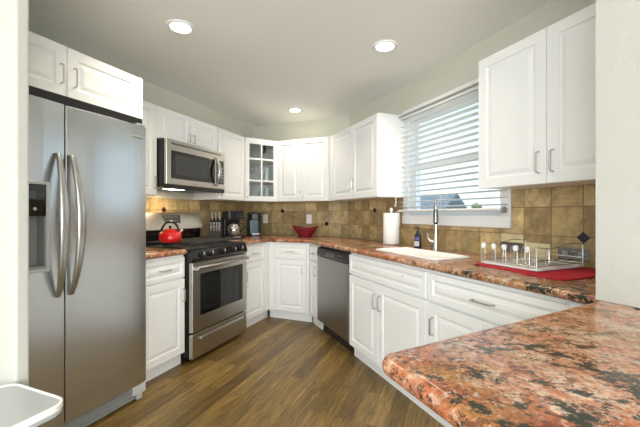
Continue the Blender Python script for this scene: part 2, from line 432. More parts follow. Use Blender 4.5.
# the grid of every tile skin starts at its own object origin (z origin one row line)
ZG = 1.076
def rel(r): return [(a, b, c-ZG, d-ZG) for a, b, c, d in r]
z0s = CT+.001
# left wall: local x = world Y - Yo
Yo = 2.470
splash('trim_1', (XL, Yo, ZG), L_ROT, rel([(1.70-Yo, YB-Yo-.001, z0s, 1.352)]), [(0, .164, DIAMR)])
Xo = -2.163
splash('trim_2', (Xo, YB, ZG), B_ROT, rel([(XL-Xo+.013, -1.24-Xo-.008, z0s, 1.352)]), [(0, .164, DIAM), (.63, 0, DIAM)])
tR = WX(.6185)
def wl(X): return WX(X)-tR
ex = [(-.328+.004, -.164-.004, z0s-ZG, -.048), (-.328-.164+.004, -.328-.004, -.06, -.002)]
splash('trim_3', (.6185, SR-.6185, ZG), R_ROT,
       rel([(WX(-1.24)-tR+.008, wx0-tR-.025, z0s, 1.352), (wx0-tR-.025, wx1-tR+.025, z0s, 1.106), (wx1-tR+.025, WX(.91)-tR, z0s, 1.352)]),
       [(-2.02+.0, .164, DIAM), (0, 0, DIAM)], ex)

# ------------------------------------------------------------------ cabinets
def carcass(root, w, d, z0, z1, toe=None, toe_ext=0):
    bm = N()
    if toe is None:
        box(bm, 0, w, 0, d, z0, z1)
        obj('carcass', bm, WHITE, root, bev=.0015)
    else:
        box(bm, 0, w, 0, d, toe, z1); obj('carcass', bm, WHITE, root, bev=.0015)
        bm = N(); box(bm, 0, w+toe_ext, .03, d-.02, 0, toe); obj('toe_kick', bm, WHITE, root)
G = .0008
TOP, BOT = 2.107, 1.353
# over the fridge
w = 1.69-.737
t = thing('wall_cabinet', 'white two-door cabinet above the stainless refrigerator', 'cabinet', (-2.0, .737, 0), L_ROT)
TOPF = 2.119
carcass(t, w-G, -XL-2.0-.001, 1.830, TOPF)
ms = 1.208-.737
door(t, .01, ms, 1.836, TOPF-.002, ms-.035, 1.955, L=.105); door(t, ms, w-.03, 1.836, TOPF-.002, ms+.035, 1.955, L=.105)
bm = N(); box(bm, w-.028, w-.002, -.019, -.001, 1.831, TOPF-.001); obj('filler', bm, WHITE, t)
# narrow wall cabinet between fridge and microwave
t = thing('wall_cabinet', 'tall narrow white cabinet between the refrigerator and the microwave', 'cabinet', (UXL, 1.691, 0), L_ROT)
w = 2.11-1.691; carcass(t, w-G, UXL-XL-.001, BOT, TOP); door(t, .0, w, BOT+.002, TOP-.003, w-.03, 1.46, L=.09)
# above microwave
t = thing('wall_cabinet', 'low white two-door cabinet above the microwave', 'cabinet', (UXL, 2.111, 0), L_ROT)
w = 2.875-2.111; carcass(t, w-G, UXL-XL-.001, 1.832, TOP)
door(t, 0, w/2, 1.836, TOP-.003, w/2-.03, 1.90, L=.075, fr=.045); door(t, w/2, w, 1.836, TOP-.003, w/2+.03, 1.90, L=.075, fr=.045)
# single door
t = thing('wall_cabinet', 'white single-door cabinet between the microwave and the glass-front corner cabinet', 'cabinet', (UXL, 2.876, 0), L_ROT)
w = 3.385-2.876; carcass(t, w-G, UXL-XL-.001, BOT, TOP)
door(t, .02, w-.02, BOT+.002, TOP-.003, .05, 1.44, L=.09)
# glass corner cabinet, built in world-aligned local coordinates
P0 = Vector((-2.33, 3.386)); P1 = Vector((-2.085, 3.71+.02))
t = thing('corner_cabinet', 'white corner wall cabinet with a six-pane glass door', 'cabinet', (P0.x, P0.y, 0), 0)
dx, dy = P1.x-P0.x, P1.y-P0.y
bx_, by_ = XL-P0.x+.001, YB-P0.y-.001
pent = [(0, 0), (dx, dy), (dx, by_), (bx_, by_), (bx_, 0)]
bm = N()
for z in (BOT, TOP-.018): prism(bm, pent, z, z+.018)
prism(bm, [(bx_, 0), (bx_+.012, 0), (bx_+.012, by_), (bx_, by_)], BOT+.018, TOP-.018)
prism(bm, [(bx_+.012, by_-.012), (dx, by_-.012), (dx, by_), (bx_+.012, by_)], BOT+.018, TOP-.018)
prism(bm, [(bx_+.012, 0), (0, 0), (0, .015), (bx_+.012, .015)], BOT+.018, TOP-.018)
prism(bm, [(dx-.015, dy), (dx, dy), (dx, by_-.012), (dx-.015, by_-.012)], BOT+.018, TOP-.018)
obj('carcass', bm, WHITE, t)
pin = [(.0, .02), (dx-.018, dy+.005), (dx-.018, by_-.015), (bx_+.015, by_-.015), (bx_+.015, .02)]
for z in (1.60, 1.86):
    bm = N(); prism(bm, pin, z-.008, z+.008); obj('shelf', bm, WHITE, t)
aD = math.atan2(dy, dx); lD = math.hypot(dx, dy)
MD = Matrix.Rotation(aD, 4, 'Z')
dd = N(); zA, zB = BOT+.002, TOP-.003; fr = .055
def dbox(bm, x0, x1, y0, y1, z0, z1): box(bm, x0, x1, y0, y1, z0, z1, MD)
dbox(dd, .004, fr, -.02, 0, zA, zB); dbox(dd, lD-fr, lD-.004, -.02, 0, zA, zB); dbox(dd, fr, lD-fr, -.02, 0, zA, zA+.06); dbox(dd, fr, lD-fr, -.02, 0, zB-.065, zB)
dbox(dd, lD/2-.009, lD/2+.009, -.018, -.002, zA+.06, zB-.065)
for z in (1.60, 1.86): dbox(dd, fr, lD/2-.009, -.018, -.002, z-.01, z+.01); dbox(dd, lD/2+.009, lD-fr, -.018, -.002, z-.01, z+.01)
dr = obj('door', dd, WHITE, t, bev=.002)
bm = N(); dbox(bm, fr+.0005, lD-fr-.0005, -.0015, .0015, zA+.061, zB-.066); obj('glass_pane', bm, CABG, dr)
bm = N(); pts = []
for k in range(13):
    a = k/12; y = -.021-.026*min(1, math.sin(PI*a)*2.6)**.8 if 0 < a < 1 else -.019
    v = MD @ Vector((.028, y, 1.44+(a-.5)*.09)); pts.append(tuple(v))
tube(bm, pts, .005, 8); obj('handle', bm, NICKEL, dr, smooth=True)
# glassware inside
def goblet(loc, h, r, mat, label, name='wine_glass', cat='glass'):
    bm = N()
    lathe(bm, [(0, 0), (r*.85, .001), (r*.8, .004), (.006, .008), (.004, h*.2), (.004, h*.45), (r*.6, h*.52), (r, h*.7), (r*.85, h), (r*.8, h), (r*.93, h*.7), (r*.5, h*.55), (0, h*.5)], 24)
    o = obj(name, bm, mat, None, smooth=True); o.location = loc; tag(o, label, cat); return o
def tumbler(loc, h, r, mat, label, group=None):
    bm = N(); lathe(bm, [(0, 0), (r*.85, 0), (r, h), (r*.93, h), (r*.78, .008), (0, .008)], 24)
    o = obj('tumbler', bm, mat, None, smooth=True); o.location = loc; tag(o, label, 'glass', group); return o
def inb(fx, depth, z):      # position inside the corner cabinet: fraction along door, depth behind it
    v = MD @ Vector((lD*fx, depth, 0)); return (P0.x+v.x, P0.y+v.y, z+.0005)
goblet(inb(.66, .10, 1.868), .18, .040, DGREEN, 'dark green stemmed glass on the top shelf behind the corner glass door')
goblet(inb(.34, .12, 1.608), .18, .034, DRINK, 'clear stemmed glass on the middle shelf, left pane of the corner cabinet')
tumbler(inb(.62, .10, 1.608), .10, .030, DRINK, 'short clear tumbler on the middle shelf beside the tall tumbler')
tumbler(inb(.80, .13, 1.608), .17, .034, simple('frosted_glass', (.55, .66, .68), .3), 'tall frosted pale blue tumbler on the middle shelf of the corner cabinet')
tumbler(inb(.60, .12, BOT+.018), .11, .032, DRINK, 'clear tumbler on the bottom shelf of the corner cabinet, left of the blue glass')
tumbler(inb(.80, .12, BOT+.018), .15, .033, simple('pale_blue_glass', (.40, .52, .56), .25), 'tall blue grey glass at the right of the bottom shelf in the corner cabinet')
# back wall two-door
bx1_ = -1.386
t = thing('wall_cabinet', 'white two-door wall cabinet on the back wall above the maroon bowl', 'cabinet', (-2.084, UYB, 0), B_ROT)
w = bx1_+2.084; carcass(t, w-G, YB-UYB-.001, BOT, TOP)
door(t, .008, w*.485, BOT+.002, TOP-.003, w*.485-.03, 1.44, L=.085); door(t, w*.485, w-.01, BOT+.002, TOP-.003, w*.485+.03, 1.44, L=.085)
# right rear two-door, with a filler at the inside corner
X0, X1 = -1.372, -.648
t = thing('wall_cabinet', 'white two-door wall cabinet left of the window, its side panel showing', 'cabinet', rp_(X0, USR), R_ROT)
w = (X1-X0)*S2; carcass(t, w, (SR-USR)/S2-.001, BOT, TOP)
bm = N(); box(bm, .005, .075, -.018, -.001, BOT+.001, TOP-.001); obj('filler', bm, WHITE, t)
mid = (w+.08)/2
door(t, .08, mid, BOT+.002, TOP-.003, mid-.035, 1.50, L=.10); door(t, mid, w, BOT+.002, TOP-.003, mid+.035, 1.50, L=.10)
# right near two-door
X0, X1 = .128, .70
t = thing('wall_cabinet', 'large white two-door wall cabinet right of the window, above the dish rack', 'cabinet', rp_(X0, USR), R_ROT)
w = (X1-X0)*S2; carcass(t, w, (SR-USR)/S2-.001, BOT, TOP)
mid = (.413-X0)*S2
door(t, 0, mid, BOT-.006, TOP-.0, mid-.035, 1.455, L=.105); door(t, mid, w, BOT-.006, TOP, mid+.035, 1.455, L=.105)

# base cabinets
D1, D0 = .86, .70; DT = .69; DBm = .10; TOE = .095
dL = FXL-XL-.014; dB = YB-FYB-.014; dR = (SR-FSR)/S2-.014
t = thing('base_cabinet', 'white base cabinet with drawer and door between refrigerator and range', 'cabinet', (FXL, 1.70, 0), L_ROT)
w = 2.112-1.70; carcass(t, w, dL, 0, CB-.001, TOE); drawer(t, .0, w-.006, D0, D1); door(t, .0, w-.006, DBm, DT, w-.03, .56)
t = thing('base_cabinet', 'white base cabinet with drawer and door right of the range', 'cabinet', (FXL, 2.892, 0), L_ROT)
w = 3.43-2.892; carcass(t, w, dL, 0, CB-.001, TOE, .029); drawer(t, .01, w-.12, D0, D1, L=.085); door(t, .01, w-.12, DBm, DT, .04, .56)
bm = N(); box(bm, w-.118, w-.021, -.019, -.001, TOE+.003, CB-.004); obj('filler', bm, WHITE, t)
XC = FSR-FYB                                  # inner corner of back and window runs
t = thing('base_cabinet', 'white base cabinet with drawer and door in the back run below the maroon bowl', 'cabinet', (FXL+.001, FYB, 0), B_ROT)
w = XC-FXL-.002; carcass(t, w, dB, 0, CB-.001, TOE)
bm = N(); box(bm, .02, .095, -.019, -.001, TOE+.003, CB-.004); obj('filler', bm, WHITE, t)
drawer(t, .096, w-.045, D0, D1); door(t, .096, w-.045, DBm, DT, w-.09, .59)
bm = N(); box(bm, w-.043, w-.012, -.019, -.001, TOE+.003, CB-.004); obj('filler', bm, WHITE, t)
xN = -1.322
t = thing('base_cabinet', 'very narrow white base cabinet with drawer and door left of the dishwasher', 'cabinet', rp_(XC+.002, FSR), R_ROT)
w = (xN-XC)*S2-.004; carcass(t, w, dR-.12, 0, CB-.001, TOE); drawer(t, .02, w-.004, D0, D1, fr=.026, L=.06); door(t, .02, w-.004, DBm, DT, w-.04, .60, fr=.036, L=.085)
xD = -.835
# sink base
t = thing('base_cabinet', 'white sink base cabinet with false drawer front and two doors', 'cabinet', rp_(xD+.001, FSR), R_ROT)
xS = -.150
w = (xS-xD)*S2-.002
bm = N()   # open-topped box so the basin hangs free
for a in ((0, .018, 0, dR), (w-.018, w, 0, dR), (.018, w-.018, dR-.01, dR), (.018, w-.018, 0, .018)): box(bm, a[0], a[1], a[2], a[3], TOE, CB-.001)
box(bm, .018, w-.018, .018, dR-.01, TOE, TOE+.018)
obj('carcass', bm, WHITE, t)
bm = N(); box(bm, 0, w, .03, dR-.02, 0, TOE); obj('toe_kick', bm, WHITE, t)
drawer(t, 0, w-.01, D0, D1, handle=False, name='false_drawer_front')
mid = (-.520-xD)*S2
bm = N(); cyl(bm, (w*.76, -.028, .80), (w*.76, -.019, .80), .004, 8); obj('knob', bm, NICKEL, t)
door(t, 0, mid, DBm, DT, mid-.035, .56, L=.11); door(t, mid, w-.01, DBm, DT, mid+.035, .56, L=.11)
# drawer base next
xE = .455
t = thing('base_cabinet', 'white base cabinet with wide drawer, half hidden behind the peninsula', 'cabinet', rp_(xS+.001, FSR), R_ROT)
w = (xE-xS)*S2; carcass(t, w, dR, 0, CB-.001, TOE)
w -= .08; drawer(t, .01, w-.0, D0, D1, L=.125); door(t, .01, w/2, DBm, DT, .05, .56); door(t, w/2, w, DBm, DT, w-.04, .56)
bm = N(); box(bm, w+.002, w+.078, -.019, -.001, TOE+.003, CB-.004); obj('filler', bm, WHITE, t)
# peninsula base
pa = math.atan2(.742, .556)
t = thing('peninsula_cabinet', 'white base cabinet hidden under the foreground granite peninsula', 'cabinet', (0, 0, 0), 0)
A = Vector((-.152, .678)); B = Vector((.419, SS-.419)); dAB = (B-A).normalized(); nE = Vector((1, -1)).normalized()
q0 = A+dAB*.36+nE*.06; q1 = B-dAB*.02+nE*.06; q2 = q1+nE*.60-Vector((.02, .02)); q3 = q0+nE*.60
bm = N(); prism(bm, [tuple(q0), tuple(q3), tuple(q2), tuple(q1)], TOE, CB-.001); obj('carcass', bm, WHITE, t)
bm = N(); k = .04; prism(bm, [tuple(q0+dAB*k+nE*k), tuple(q3+dAB*k-nE*k), tuple(q2-dAB*k-nE*k), tuple(q1-dAB*k+nE*k)], 0, TOE); obj('toe_kick', bm, WHITE, t)

# ------------------------------------------------------------------ countertops
def inset(poly, d):
    n = len(poly); out = []
    A_ = sum(poly[i][0]*poly[(i+1) % n][1]-poly[(i+1) % n][0]*poly[i][1] for i in range(n)); sg = 1 if A_ > 0 else -1
    for i in range(n):
        p0, p1, p2 = (Vector(poly[j]) for j in ((i-1) % n, i, (i+1) % n))
        e1 = (p1-p0).normalized(); e2 = (p2-p1).normalized()
        n1 = Vector((-e1.y, e1.x))*sg; n2 = Vector((-e2.y, e2.x))*sg
        m_ = n1+n2; m_ /= max(.2, m_.dot(n1)); out.append(tuple(p1+m_*d))
    return out
def slab(name, outer, holes, z0, z1, mat, bev=None):      # stone slab with a full bullnose edge
    bm = N(); r = (z1-z0)/2; zm_ = (z0+z1)/2; K = 10
    loops = []
    for k in range(K+1):
        a = -PI/2+PI*k/K
        loops.append([bm.verts.new((x, y, zm_+r*math.sin(a))) for x, y in inset(outer, r*(1-math.cos(a))*.98+.0003)])
    n = len(outer); side = []
    for A_, B_ in zip(loops, loops[1:]):
        for i in range(n): bm.faces.new((A_[i], A_[(i+1) % n], B_[(i+1) % n], B_[i]))
    def edges(v): return [bm.edges.get((v[i], v[(i+1) % len(v)])) or bm.edges.new((v[i], v[(i+1) % len(v)])) for i in range(len(v))]
    hl = []
    for h in holes: hl.append(([bm.verts.new((x, y, z0)) for x, y in h], [bm.verts.new((x, y, z1)) for x, y in h]))
    for A_, B_ in hl:
        for i in range(len(A_)): bm.faces.new((A_[i], A_[(i+1) % len(A_)], B_[(i+1) % len(A_)], B_[i]))
    for lp, hi in ((loops[0], 0), (loops[-1], 1)):
        ed = edges(lp)
        for h in hl: ed += edges(h[hi])
        bmesh.ops.triangle_fill(bm, edges=ed, use_beauty=True)
    return obj(name, bm, mat, None, smooth=True)
def fillet(p, a, b, r, n=7):
    p, a, b = Vector(p), Vector(a), Vector(b); u = (a-p).normalized(); v = (b-p).normalized()
    ang = u.angle(v); d = r/math.tan(ang/2); c = p+(u+v).normalized()*(r/math.sin(ang/2))
    s = p+u*d-c; e = p+v*d-c; out = []
    for k in range(n+1):
        f = k/n; th = s.angle(e)
        q = (s*math.sin((1-f)*th)+e*math.sin(f*th))/math.sin(th); out.append(tuple(c+q))
    return out
CXL, CYB, CSR = -1.995, 3.385, 1.872
I = A+dAB*((CSR-(A.x+A.y))/(dAB.x+dAB.y))
Wd = .80
Dp = A+nE*Wd; Cp = Vector((B.x, B.y))+nE*Wd
Bs = Vector((.419-.0015, SS-.419+.0))
outer = [(XL+.014, 2.888), (CXL, 2.888), (CXL, CYB), (CSR-CYB, CYB), tuple(I)]
outer += fillet(A, I, Dp, .034)
outer += [tuple(Dp), tuple(Cp-Vector((.001, .001))), tuple(B+nE*.12-Vector((.001, .001))), (B.x+.105, B.y+.109), (B.x+.485, B.y+.492)]
outer += [(-1.24-.006+.0, YB-.014-.0), (XL+.014, YB-.014)]
# sink hole in (t, n) coordinates -> world
def tn(t_, n_): return ((t_+n_)/S2, (n_-t_)/S2)
sk = (-2.275, -1.60, 1.415, 1.735)
def skr(off, z=None, r=.05):
    c = ((sk[0]+sk[1])/2, (sk[2]+sk[3])/2)
    pts = rrect(sk[1]-sk[0]+2*off, sk[3]-sk[2]+2*off, max(.01, r+off), 5, *c)
    pts = [tn(a, b) for a, b in pts]
    return pts if z is None else [(x, y, z) for x, y in pts]
ct = slab('granite_countertop', outer, [skr(-.012)], CB, CT, GRAN, .0192)
tag(ct, 'red granite countertop running round the back and window walls into the foreground peninsula', 'countertop')
ct2 = slab('granite_countertop', [(XL+.014, 1.70), (CXL, 1.70), (CXL, 2.115), (XL+.014, 2.115)], [], CB, CT, GRAN)
tag(ct2, 'short piece of red granite countertop between refrigerator and range', 'countertop')
# sink
bm = N()
loft(bm, [skr(0, CT+.0008), skr(0, CT+.009), skr(-.006, CT+.013), skr(-.022, CT+.012), skr(-.03, CT+.002), skr(-.045, .76), skr(-.075, .74)], cap=False)
f = [bm.verts.new(p) for p in skr(-.075, .74)]; bm.faces.new(f)
bmesh.ops.remove_doubles(bm, verts=bm.verts, dist=1e-5)
s_ = obj('kitchen_sink', bm, CERAM, None, smooth=True); s_.data.materials[0] = CERAM
tag(s_, 'white drop-in sink set in the red granite counter under the window', 'sink')
md = s_.modifiers.new('s', 'SOLIDIFY'); md.thickness = .003; md.offset = -1
cx_, cy_ = tn((sk[0]+sk[1])/2, (sk[2]+sk[3])/2)
bm = N(); lathe(bm, [(0, .7445), (.04, .7445), (.042, .7415), (0, .7415)], 24, (cx_, cy_)); obj('drain', bm, CHROME, s_, smooth=True)

# ------------------------------------------------------------------ refrigerator
t = thing('refrigerator', 'stainless side-by-side refrigerator with ice dispenser and bowed handles', 'refrigerator', (-1.90, .742, 0), L_ROT)
FW = 1.648-.742; SP = 1.146-.742
bm = N(); box(bm, .004, FW-.004, .065, .715, .03, 1.765); obj('body', bm, FSIDE, t, bev=.006)
bm = N(); box(bm, .006, FW-.006, .03, .60, 1.771, 1.826); obj('gap_shade', bm, BLACK, t)  # black block added in the gap below the cabinet, standing in for shade
def fdoor(x0, x1, nm, hole=None):
    prof = []
    n = 10; W = x1-x0
    for k in range(n+1):
        a = k/n; prof.append((x0+W*a, -.012*(1-(2*a-1)**2)))
    if not hole:
        bm = N(); pts = [(x1, .06), (x0, .06)]+prof
        prism(bm, pts, .105, 1.77); return obj(nm, bm, STEEL, t, bev=.006, seg=3)
    hx0, hx1, hz0, hz1 = hole
    bm = N(); yf = lambda x: -.012*(1-(2*(x-x0)/W-1)**2)
    def seg_(a, b, z0, z1, f=0):
        p = [(b, .06), (a, .06)]+[(a+(b-a)*k/4, yf(a+(b-a)*k/4)) for k in range(5)]
        prism(bm, p, z0, z1)
    seg_(x0, x1, .105, hz0); seg_(x0, x1, hz1, 1.77); seg_(x0, hx0, hz0, hz1); seg_(hx1, x1, hz0, hz1)
    bmesh.ops.remove_doubles(bm, verts=bm.verts, dist=1e-5)
    return obj(nm, bm, STEEL, t)
hole = (.075, .325, .915, 1.36)
fl = fdoor(.0, SP-.003, 'freezer_door', hole)
frd = fdoor(SP+.003, FW, 'fridge_door')
bm = N(); frame_rect(bm, hole[0], hole[1], hole[2], hole[3], -.020, .02, .016); dz = obj('dispenser_frame', bm, LGREY, fl, bev=.004)
bm = N(); box(bm, hole[0]+.016, hole[1]-.016, .05, .058, hole[2]+.016, 1.19); box(bm, hole[0]+.016, hole[0]+.022, -.01, .05, hole[2]+.016, 1.19)
box(bm, hole[1]-.022, hole[1]-.016, -.01, .05, hole[2]+.016, 1.19); obj('dispenser_recess', bm, GREY, fl)
bm = N(); box(bm, hole[0]+.016, hole[1]-.016, -.016, .05, 1.19, hole[3]-.016); cp = obj('control_panel', bm, GLOSSB, fl, bev=.003)
for k in range(4):
    bm = N(); cyl(bm, (hole[0]+.05+k*.045, -.018, 1.225), (hole[0]+.05+k*.045, -.016, 1.225), .008, 12); obj('button', bm, LGREY, cp)
bm = N(); box(bm, hole[0]+.06, hole[1]-.06, -.0175, -.016, 1.275, 1.31); obj('display', bm, simple('display_blue_grey', (.06, .09, .11), .2), cp)
bm = N(); box(bm, hole[0]+.016, hole[1]-.016, -.018, .05, hole[2]+.016, hole[2]+.03); obj('drip_tray', bm, GREY, fl)
bm = N(); tube(bm, [(.2, .035, 1.19), (.2, .03, 1.08), (.2, .015, 1.03)], .01, 8); obj('paddle', bm, LGREY, fl, smooth=True)
def fhandle(door_, x, side):
    bm = N(); n = 24; loops = []
    for k in range(n+1):
        a = k/n; z = .775+a*.735; s = math.sin(PI*a); yo = -.012-.068*s**.75; xo = x+side*.010*(s-.5)
        wdt = .012+.012*s; th = .009+.003*s
        loops.append([(xo+wdt*math.cos(q), yo+th*math.sin(q), z) for q in [2*PI*j/12 for j in range(12)]])
    loft(bm, loops)
    h = obj('handle', bm, STEELW if False else NICKEL, door_, smooth=True)
    for z in (.80, 1.485):
        bm = N(); cyl(bm, (x, -.004, z), (x, -.028, z), .012, 12); obj('handle_mount', bm, NICKEL, h, smooth=True) if False else bm.free()
fhandle(fl, SP-.045, -1); fhandle(frd, SP+.030, 1)
bm = N(); box(bm, FW-.115, FW-.028, -.0125, -.004, 1.685, 1.715); bd = obj('badge', bm, CHROME, frd, bev=.002)
bm = N()
for k in range(9): box(bm, FW-.108+k*.0085, FW-.103+k*.0085, -.0133, -.0125, 1.693, 1.707)
obj('lettering', bm, GREY, bd)
bm = N(); box(bm, .01, FW-.01, .02, .065, .012, .095)
for k in range(4): box(bm, .01, FW-.08, .012, .02, .022+k*.018, .030+k*.018)
obj('kick_grille', bm, GREY, t, bev=.002)
bm = N(); prism(bm, [(FW-.10, .05), (FW-.10, -.0), (FW-.05, -.012), (FW-.01, -.008), (FW, .05)], .045, .100); box(bm, FW-.06, FW-.02, .01, .05, 0, .05); obj('foot_cover', bm, LGREY, t, bev=.006)
bm = N(); box(bm, .02, .06, .01, .06, 0, .05); obj('foot_cover', bm, LGREY, t, bev=.006)
bm = N(); box(bm, .03, .09, .60, .66, 0, .03); obj('rear_foot', bm, BLACK, t)
bm = N(); box(bm, FW-.09, FW-.03, .60, .66, 0, .03); obj('rear_foot', bm, BLACK, t)
bm = N(); box(bm, FW-.07, FW-.01, .0, .029, 1.771, 1.785); obj('hinge_cover', bm, GREY, t, bev=.004)

# ------------------------------------------------------------------ range
t = thing('range', 'stainless and black freestanding gas range with oven window', 'range', (-1.965, 2.120, 0), L_ROT)
RW = 2.884-2.120; RD = -XL-1.965-.016
bm = N(); box(bm, 0, RW, .028, RD, .05, .905); obj('body', bm, BLACK, t, bev=.003)
bm = N(); box(bm, -.0, RW, .005, RD-.09, .905, .922); obj('cooktop', bm, BLACKM, t, bev=.005)
bm = N(); extr_x(bm, [(.027, .815), (-.012, .815), (-.020, .84), (.004, .905), (.027, .905)], .002, RW-.002); pn = obj('control_panel', bm, GLOSSB, t, bev=.003)
for k, x in enumerate((.11, .22, .38, .54, .65)):
    bm = N(); p0 = Vector((x, -.008, .868)); dn = Vector((0, -.94, -.0+.33)).normalized()*-1; dn = Vector((0, -.94, .34)).normalized()
    tube(bm, [p0, p0+dn*.010, p0+dn*.012, p0+dn*.030], .02, 18, radii=[.024, .024, .018, .016]); kb = obj('knob', bm, GLOSSB, pn, smooth=True)
    bm = N(); q = p0+dn*.031; box(bm, x-.0025, x+.0025, q.y-.006, q.y+.0005, q.z-.013, q.z+.013); obj('indicator', bm, LGREY, kb)
    bm = N(); box(bm, x+.03, x+.045, -.0175+.003, -.013+.003, .85, .855); obj('marking', bm, LGREY, pn)
# oven door
bm = N(); box(bm, .006, RW-.006, -.012, .027, .245, .808); od = obj('oven_door', bm, STEELW, t, bev=.006, seg=3)
bm = N(); box(bm, .095, RW-.075, -.0145, -.0125, .37, .712); ow = obj('oven_window', bm, GLOSSB, od, bev=.001)
bm = N()
frame_rect(bm, .15, RW-.13, .415, .668, -.0155, -.0147, .004); obj('window_border', bm, BLACK, ow)
bm = N(); pts = []
for k in range(17):
    a = k/16; pts.append((.03+(RW-.06)*a, -.045-.018*math.sin(PI*a), .762))
tube(bm, pts, .014, 12, flat=(1, 1.2)); hd = obj('handle', bm, NICKEL, od, smooth=True)
bm = N(); box(bm, .022, .05, -.052, -.012, .75, .775); box(bm, RW-.05, RW-.022, -.052, -.012, .75, .775); obj('handle_brackets', bm, NICKEL, hd)
bm = N(); box(bm, .006, RW-.006, -.010, .027, .035, .232); dwr = obj('storage_drawer', bm, STEELW, t, bev=.006, seg=3)
bm = N(); extr_x(bm, [(-.010, .198), (-.026, .192), (-.028, .178), (-.010, .168)], .09, RW-.07); obj('drawer_handle', bm, NICKEL, dwr, bev=.002)
bm = N()
for x in (.04, RW-.07):
    for y in (.06, RD-.08): box(bm, x, x+.03, y, y+.03, 0, .05)
obj('feet', bm, BLACK, t)
# grates
zg = .957
for g_ in range(3):
    bm = N(); x0 = .03+g_*.237; x1 = x0+.228; y0, y1 = .03, .50
    for x in (x0, x1, (x0+x1)/2): tube(bm, [(x, y0, zg), (x, y1, zg)], .008, 6)
    for y in (y0, y1, (y0+y1)/2): tube(bm, [(x0, y, zg), (x1, y, zg)], .008, 6)
    for yb in (.145, .385):
        for a in range(4):
            ang = PI/4+a*PI/2; cx2 = (x0+x1)/2
            tube(bm, [(cx2+.03*math.cos(ang), yb+.03*math.sin(ang), zg+.003), (cx2+.10*math.cos(ang), yb+.10*math.sin(ang), zg)], .005, 6)
    for x in (x0, x1):
        for y in (y0, y1): tube(bm, [(x, y, .922), (x, y, zg)], .007, 6)
    obj('grate', bm, BLACKM, t)
    for yb in (.145, .385):
        bm = N(); lathe(bm, [(0, .922), (.05, .922), (.05, .93), (.034, .932), (.034, .941), (0, .943)], 24, ((x0+x1)/2, yb)); obj('burner', bm, BLACKM, t, smooth=True)
# backguard: black riser and slanted stainless panel
yb0 = RD-.075
bm = N(); extr_x(bm, [(yb0, .9225), (RD, .9225), (RD, 1.05), (yb0, 1.05)], .004, RW-.004); obj('riser', bm, GLOSSB, t, bev=.003)
bm = N(); extr_x(bm, [(yb0-.045, 1.052), (RD, 1.051), (RD, 1.213), (yb0+.014, 1.213), (yb0-.03, 1.10)], 0, RW); bg_ = obj('backguard', bm, STEELW, t, bev=.006)
def onp(x, s, off):   # point on the slanted panel
    a = Vector((0, yb0-.03, 1.10)); b_ = Vector((0, yb0+.012, 1.205)); p = a+(b_-a)*s; n_ = Vector((0, -(b_.z-a.z), (b_.y-a.y))).normalized(); p += n_*off; return (x, p.y, p.z)
bm = N(); loft(bm, [[onp(.27, .12, 0), onp(.46, .12, 0), onp(.48, .85, 0), onp(.25, .85, 0)], [onp(.275, .14, .004), onp(.455, .14, .004), onp(.475, .83, .004), onp(.255, .83, .004)]])
ds = obj('clock_display', bm, simple('clock_panel', (.030, .034, .032), .45), bg_)
for i in range(2):
    for k in range(5):
        bm = N(); x = .285+k*.034; loft(bm, [[onp(x, .25+i*.33, .0042), onp(x+.02, .25+i*.33, .0042), onp(x+.02, .40+i*.33, .0042), onp(x, .40+i*.33, .0042)], [onp(x+.001, .26+i*.33, .0055), onp(x+.019, .26+i*.33, .0055), onp(x+.019, .39+i*.33, .0055), onp(x+.001, .39+i*.33, .0055)]])
        obj('button', bm, FSIDE, ds)

# kettle
kx, ky = -2.225, 2.165
t = thing('kettle', 'glossy red whistling kettle with black handle on the range grate', 'kettle', (kx, ky, .967), math.radians(35))
bm = N(); lathe(bm, [(0, 0), (.074, 0), (.086, .012), (.091, .034), (.086, .060), (.070, .083), (.048, .097), (.042, .100), (0, .101)], 36); obj('body', bm, RED, t, smooth=True)
bm = N(); lathe(bm, [(.043, .0995), (.040, .106), (.02, .112), (0, .113)], 28); l_ = obj('lid', bm, RED, t, smooth=True)
bm = N(); lathe(bm, [(0, .112), (.007, .113), (.013, .126), (.010, .134), (0, .136)], 16); obj('knob', bm, BLACK, l_, smooth=True)
bm = N(); tube(bm, [(.055, 0, .062), (.078, 0, .080), (.088, 0, .098)], .016, 14, radii=[.022, .017, .012]); sp = obj('spout', bm, RED, t, smooth=True)
bm = N(); tube(bm, [(.086, 0, .094), (.093, 0, .107)], .014, 14, radii=[.0145, .012]); obj('whistle', bm, NICKEL, sp, smooth=True)
bm = N(); tube(bm, [(.066*math.cos(a), 0, .085+.085*math.sin(a)) for a in [math.radians(-5+190*k/16) for k in range(17)]], .010, 10, flat=(1.2, .9)); obj('handle', bm, BLACK, t, smooth=True)

# ------------------------------------------------------------------ microwave
t = thing('microwave', 'stainless over-the-range microwave with dark window and bowed handle', 'microwave', (-2.245, 2.116, 0), L_ROT)
MW = 2.872-2.116
bm = N(); box(bm, 0, MW, 0, -XL-2.245-.002, 1.425, 1.829); obj('body', bm, BLACK, t, bev=.003)
bm = N(); box(bm, .0, MW, -.03, -.001, 1.445, 1.828); fr_ = obj('front_panel', bm, STEELW, t, bev=.008, seg=3)
bm = N(); box(bm, .05, .60, -.0335, -.031, 1.50, 1.735); wd = obj('door_window', bm, GLOSSB, fr_, bev=.001)
bm = N(); box(bm, .09, .50, -.0345, -.0337, 1.535, 1.70); obj('screen', bm, simple('mesh_screen', (.045, .045, .045), .35), wd)
bm = N(); box(bm, .625, .735, -.0335, -.031, 1.50, 1.735); cp = obj('keypad', bm, GLOSSB, fr_, bev=.001)
for r_ in range(5):
    for c_ in range(3):
        bm = N(); box(bm, .637+c_*.031, .659+c_*.031, -.0345, -.0337, 1.52+r_*.032, 1.536+r_*.032); obj('key', bm, GREY, cp)
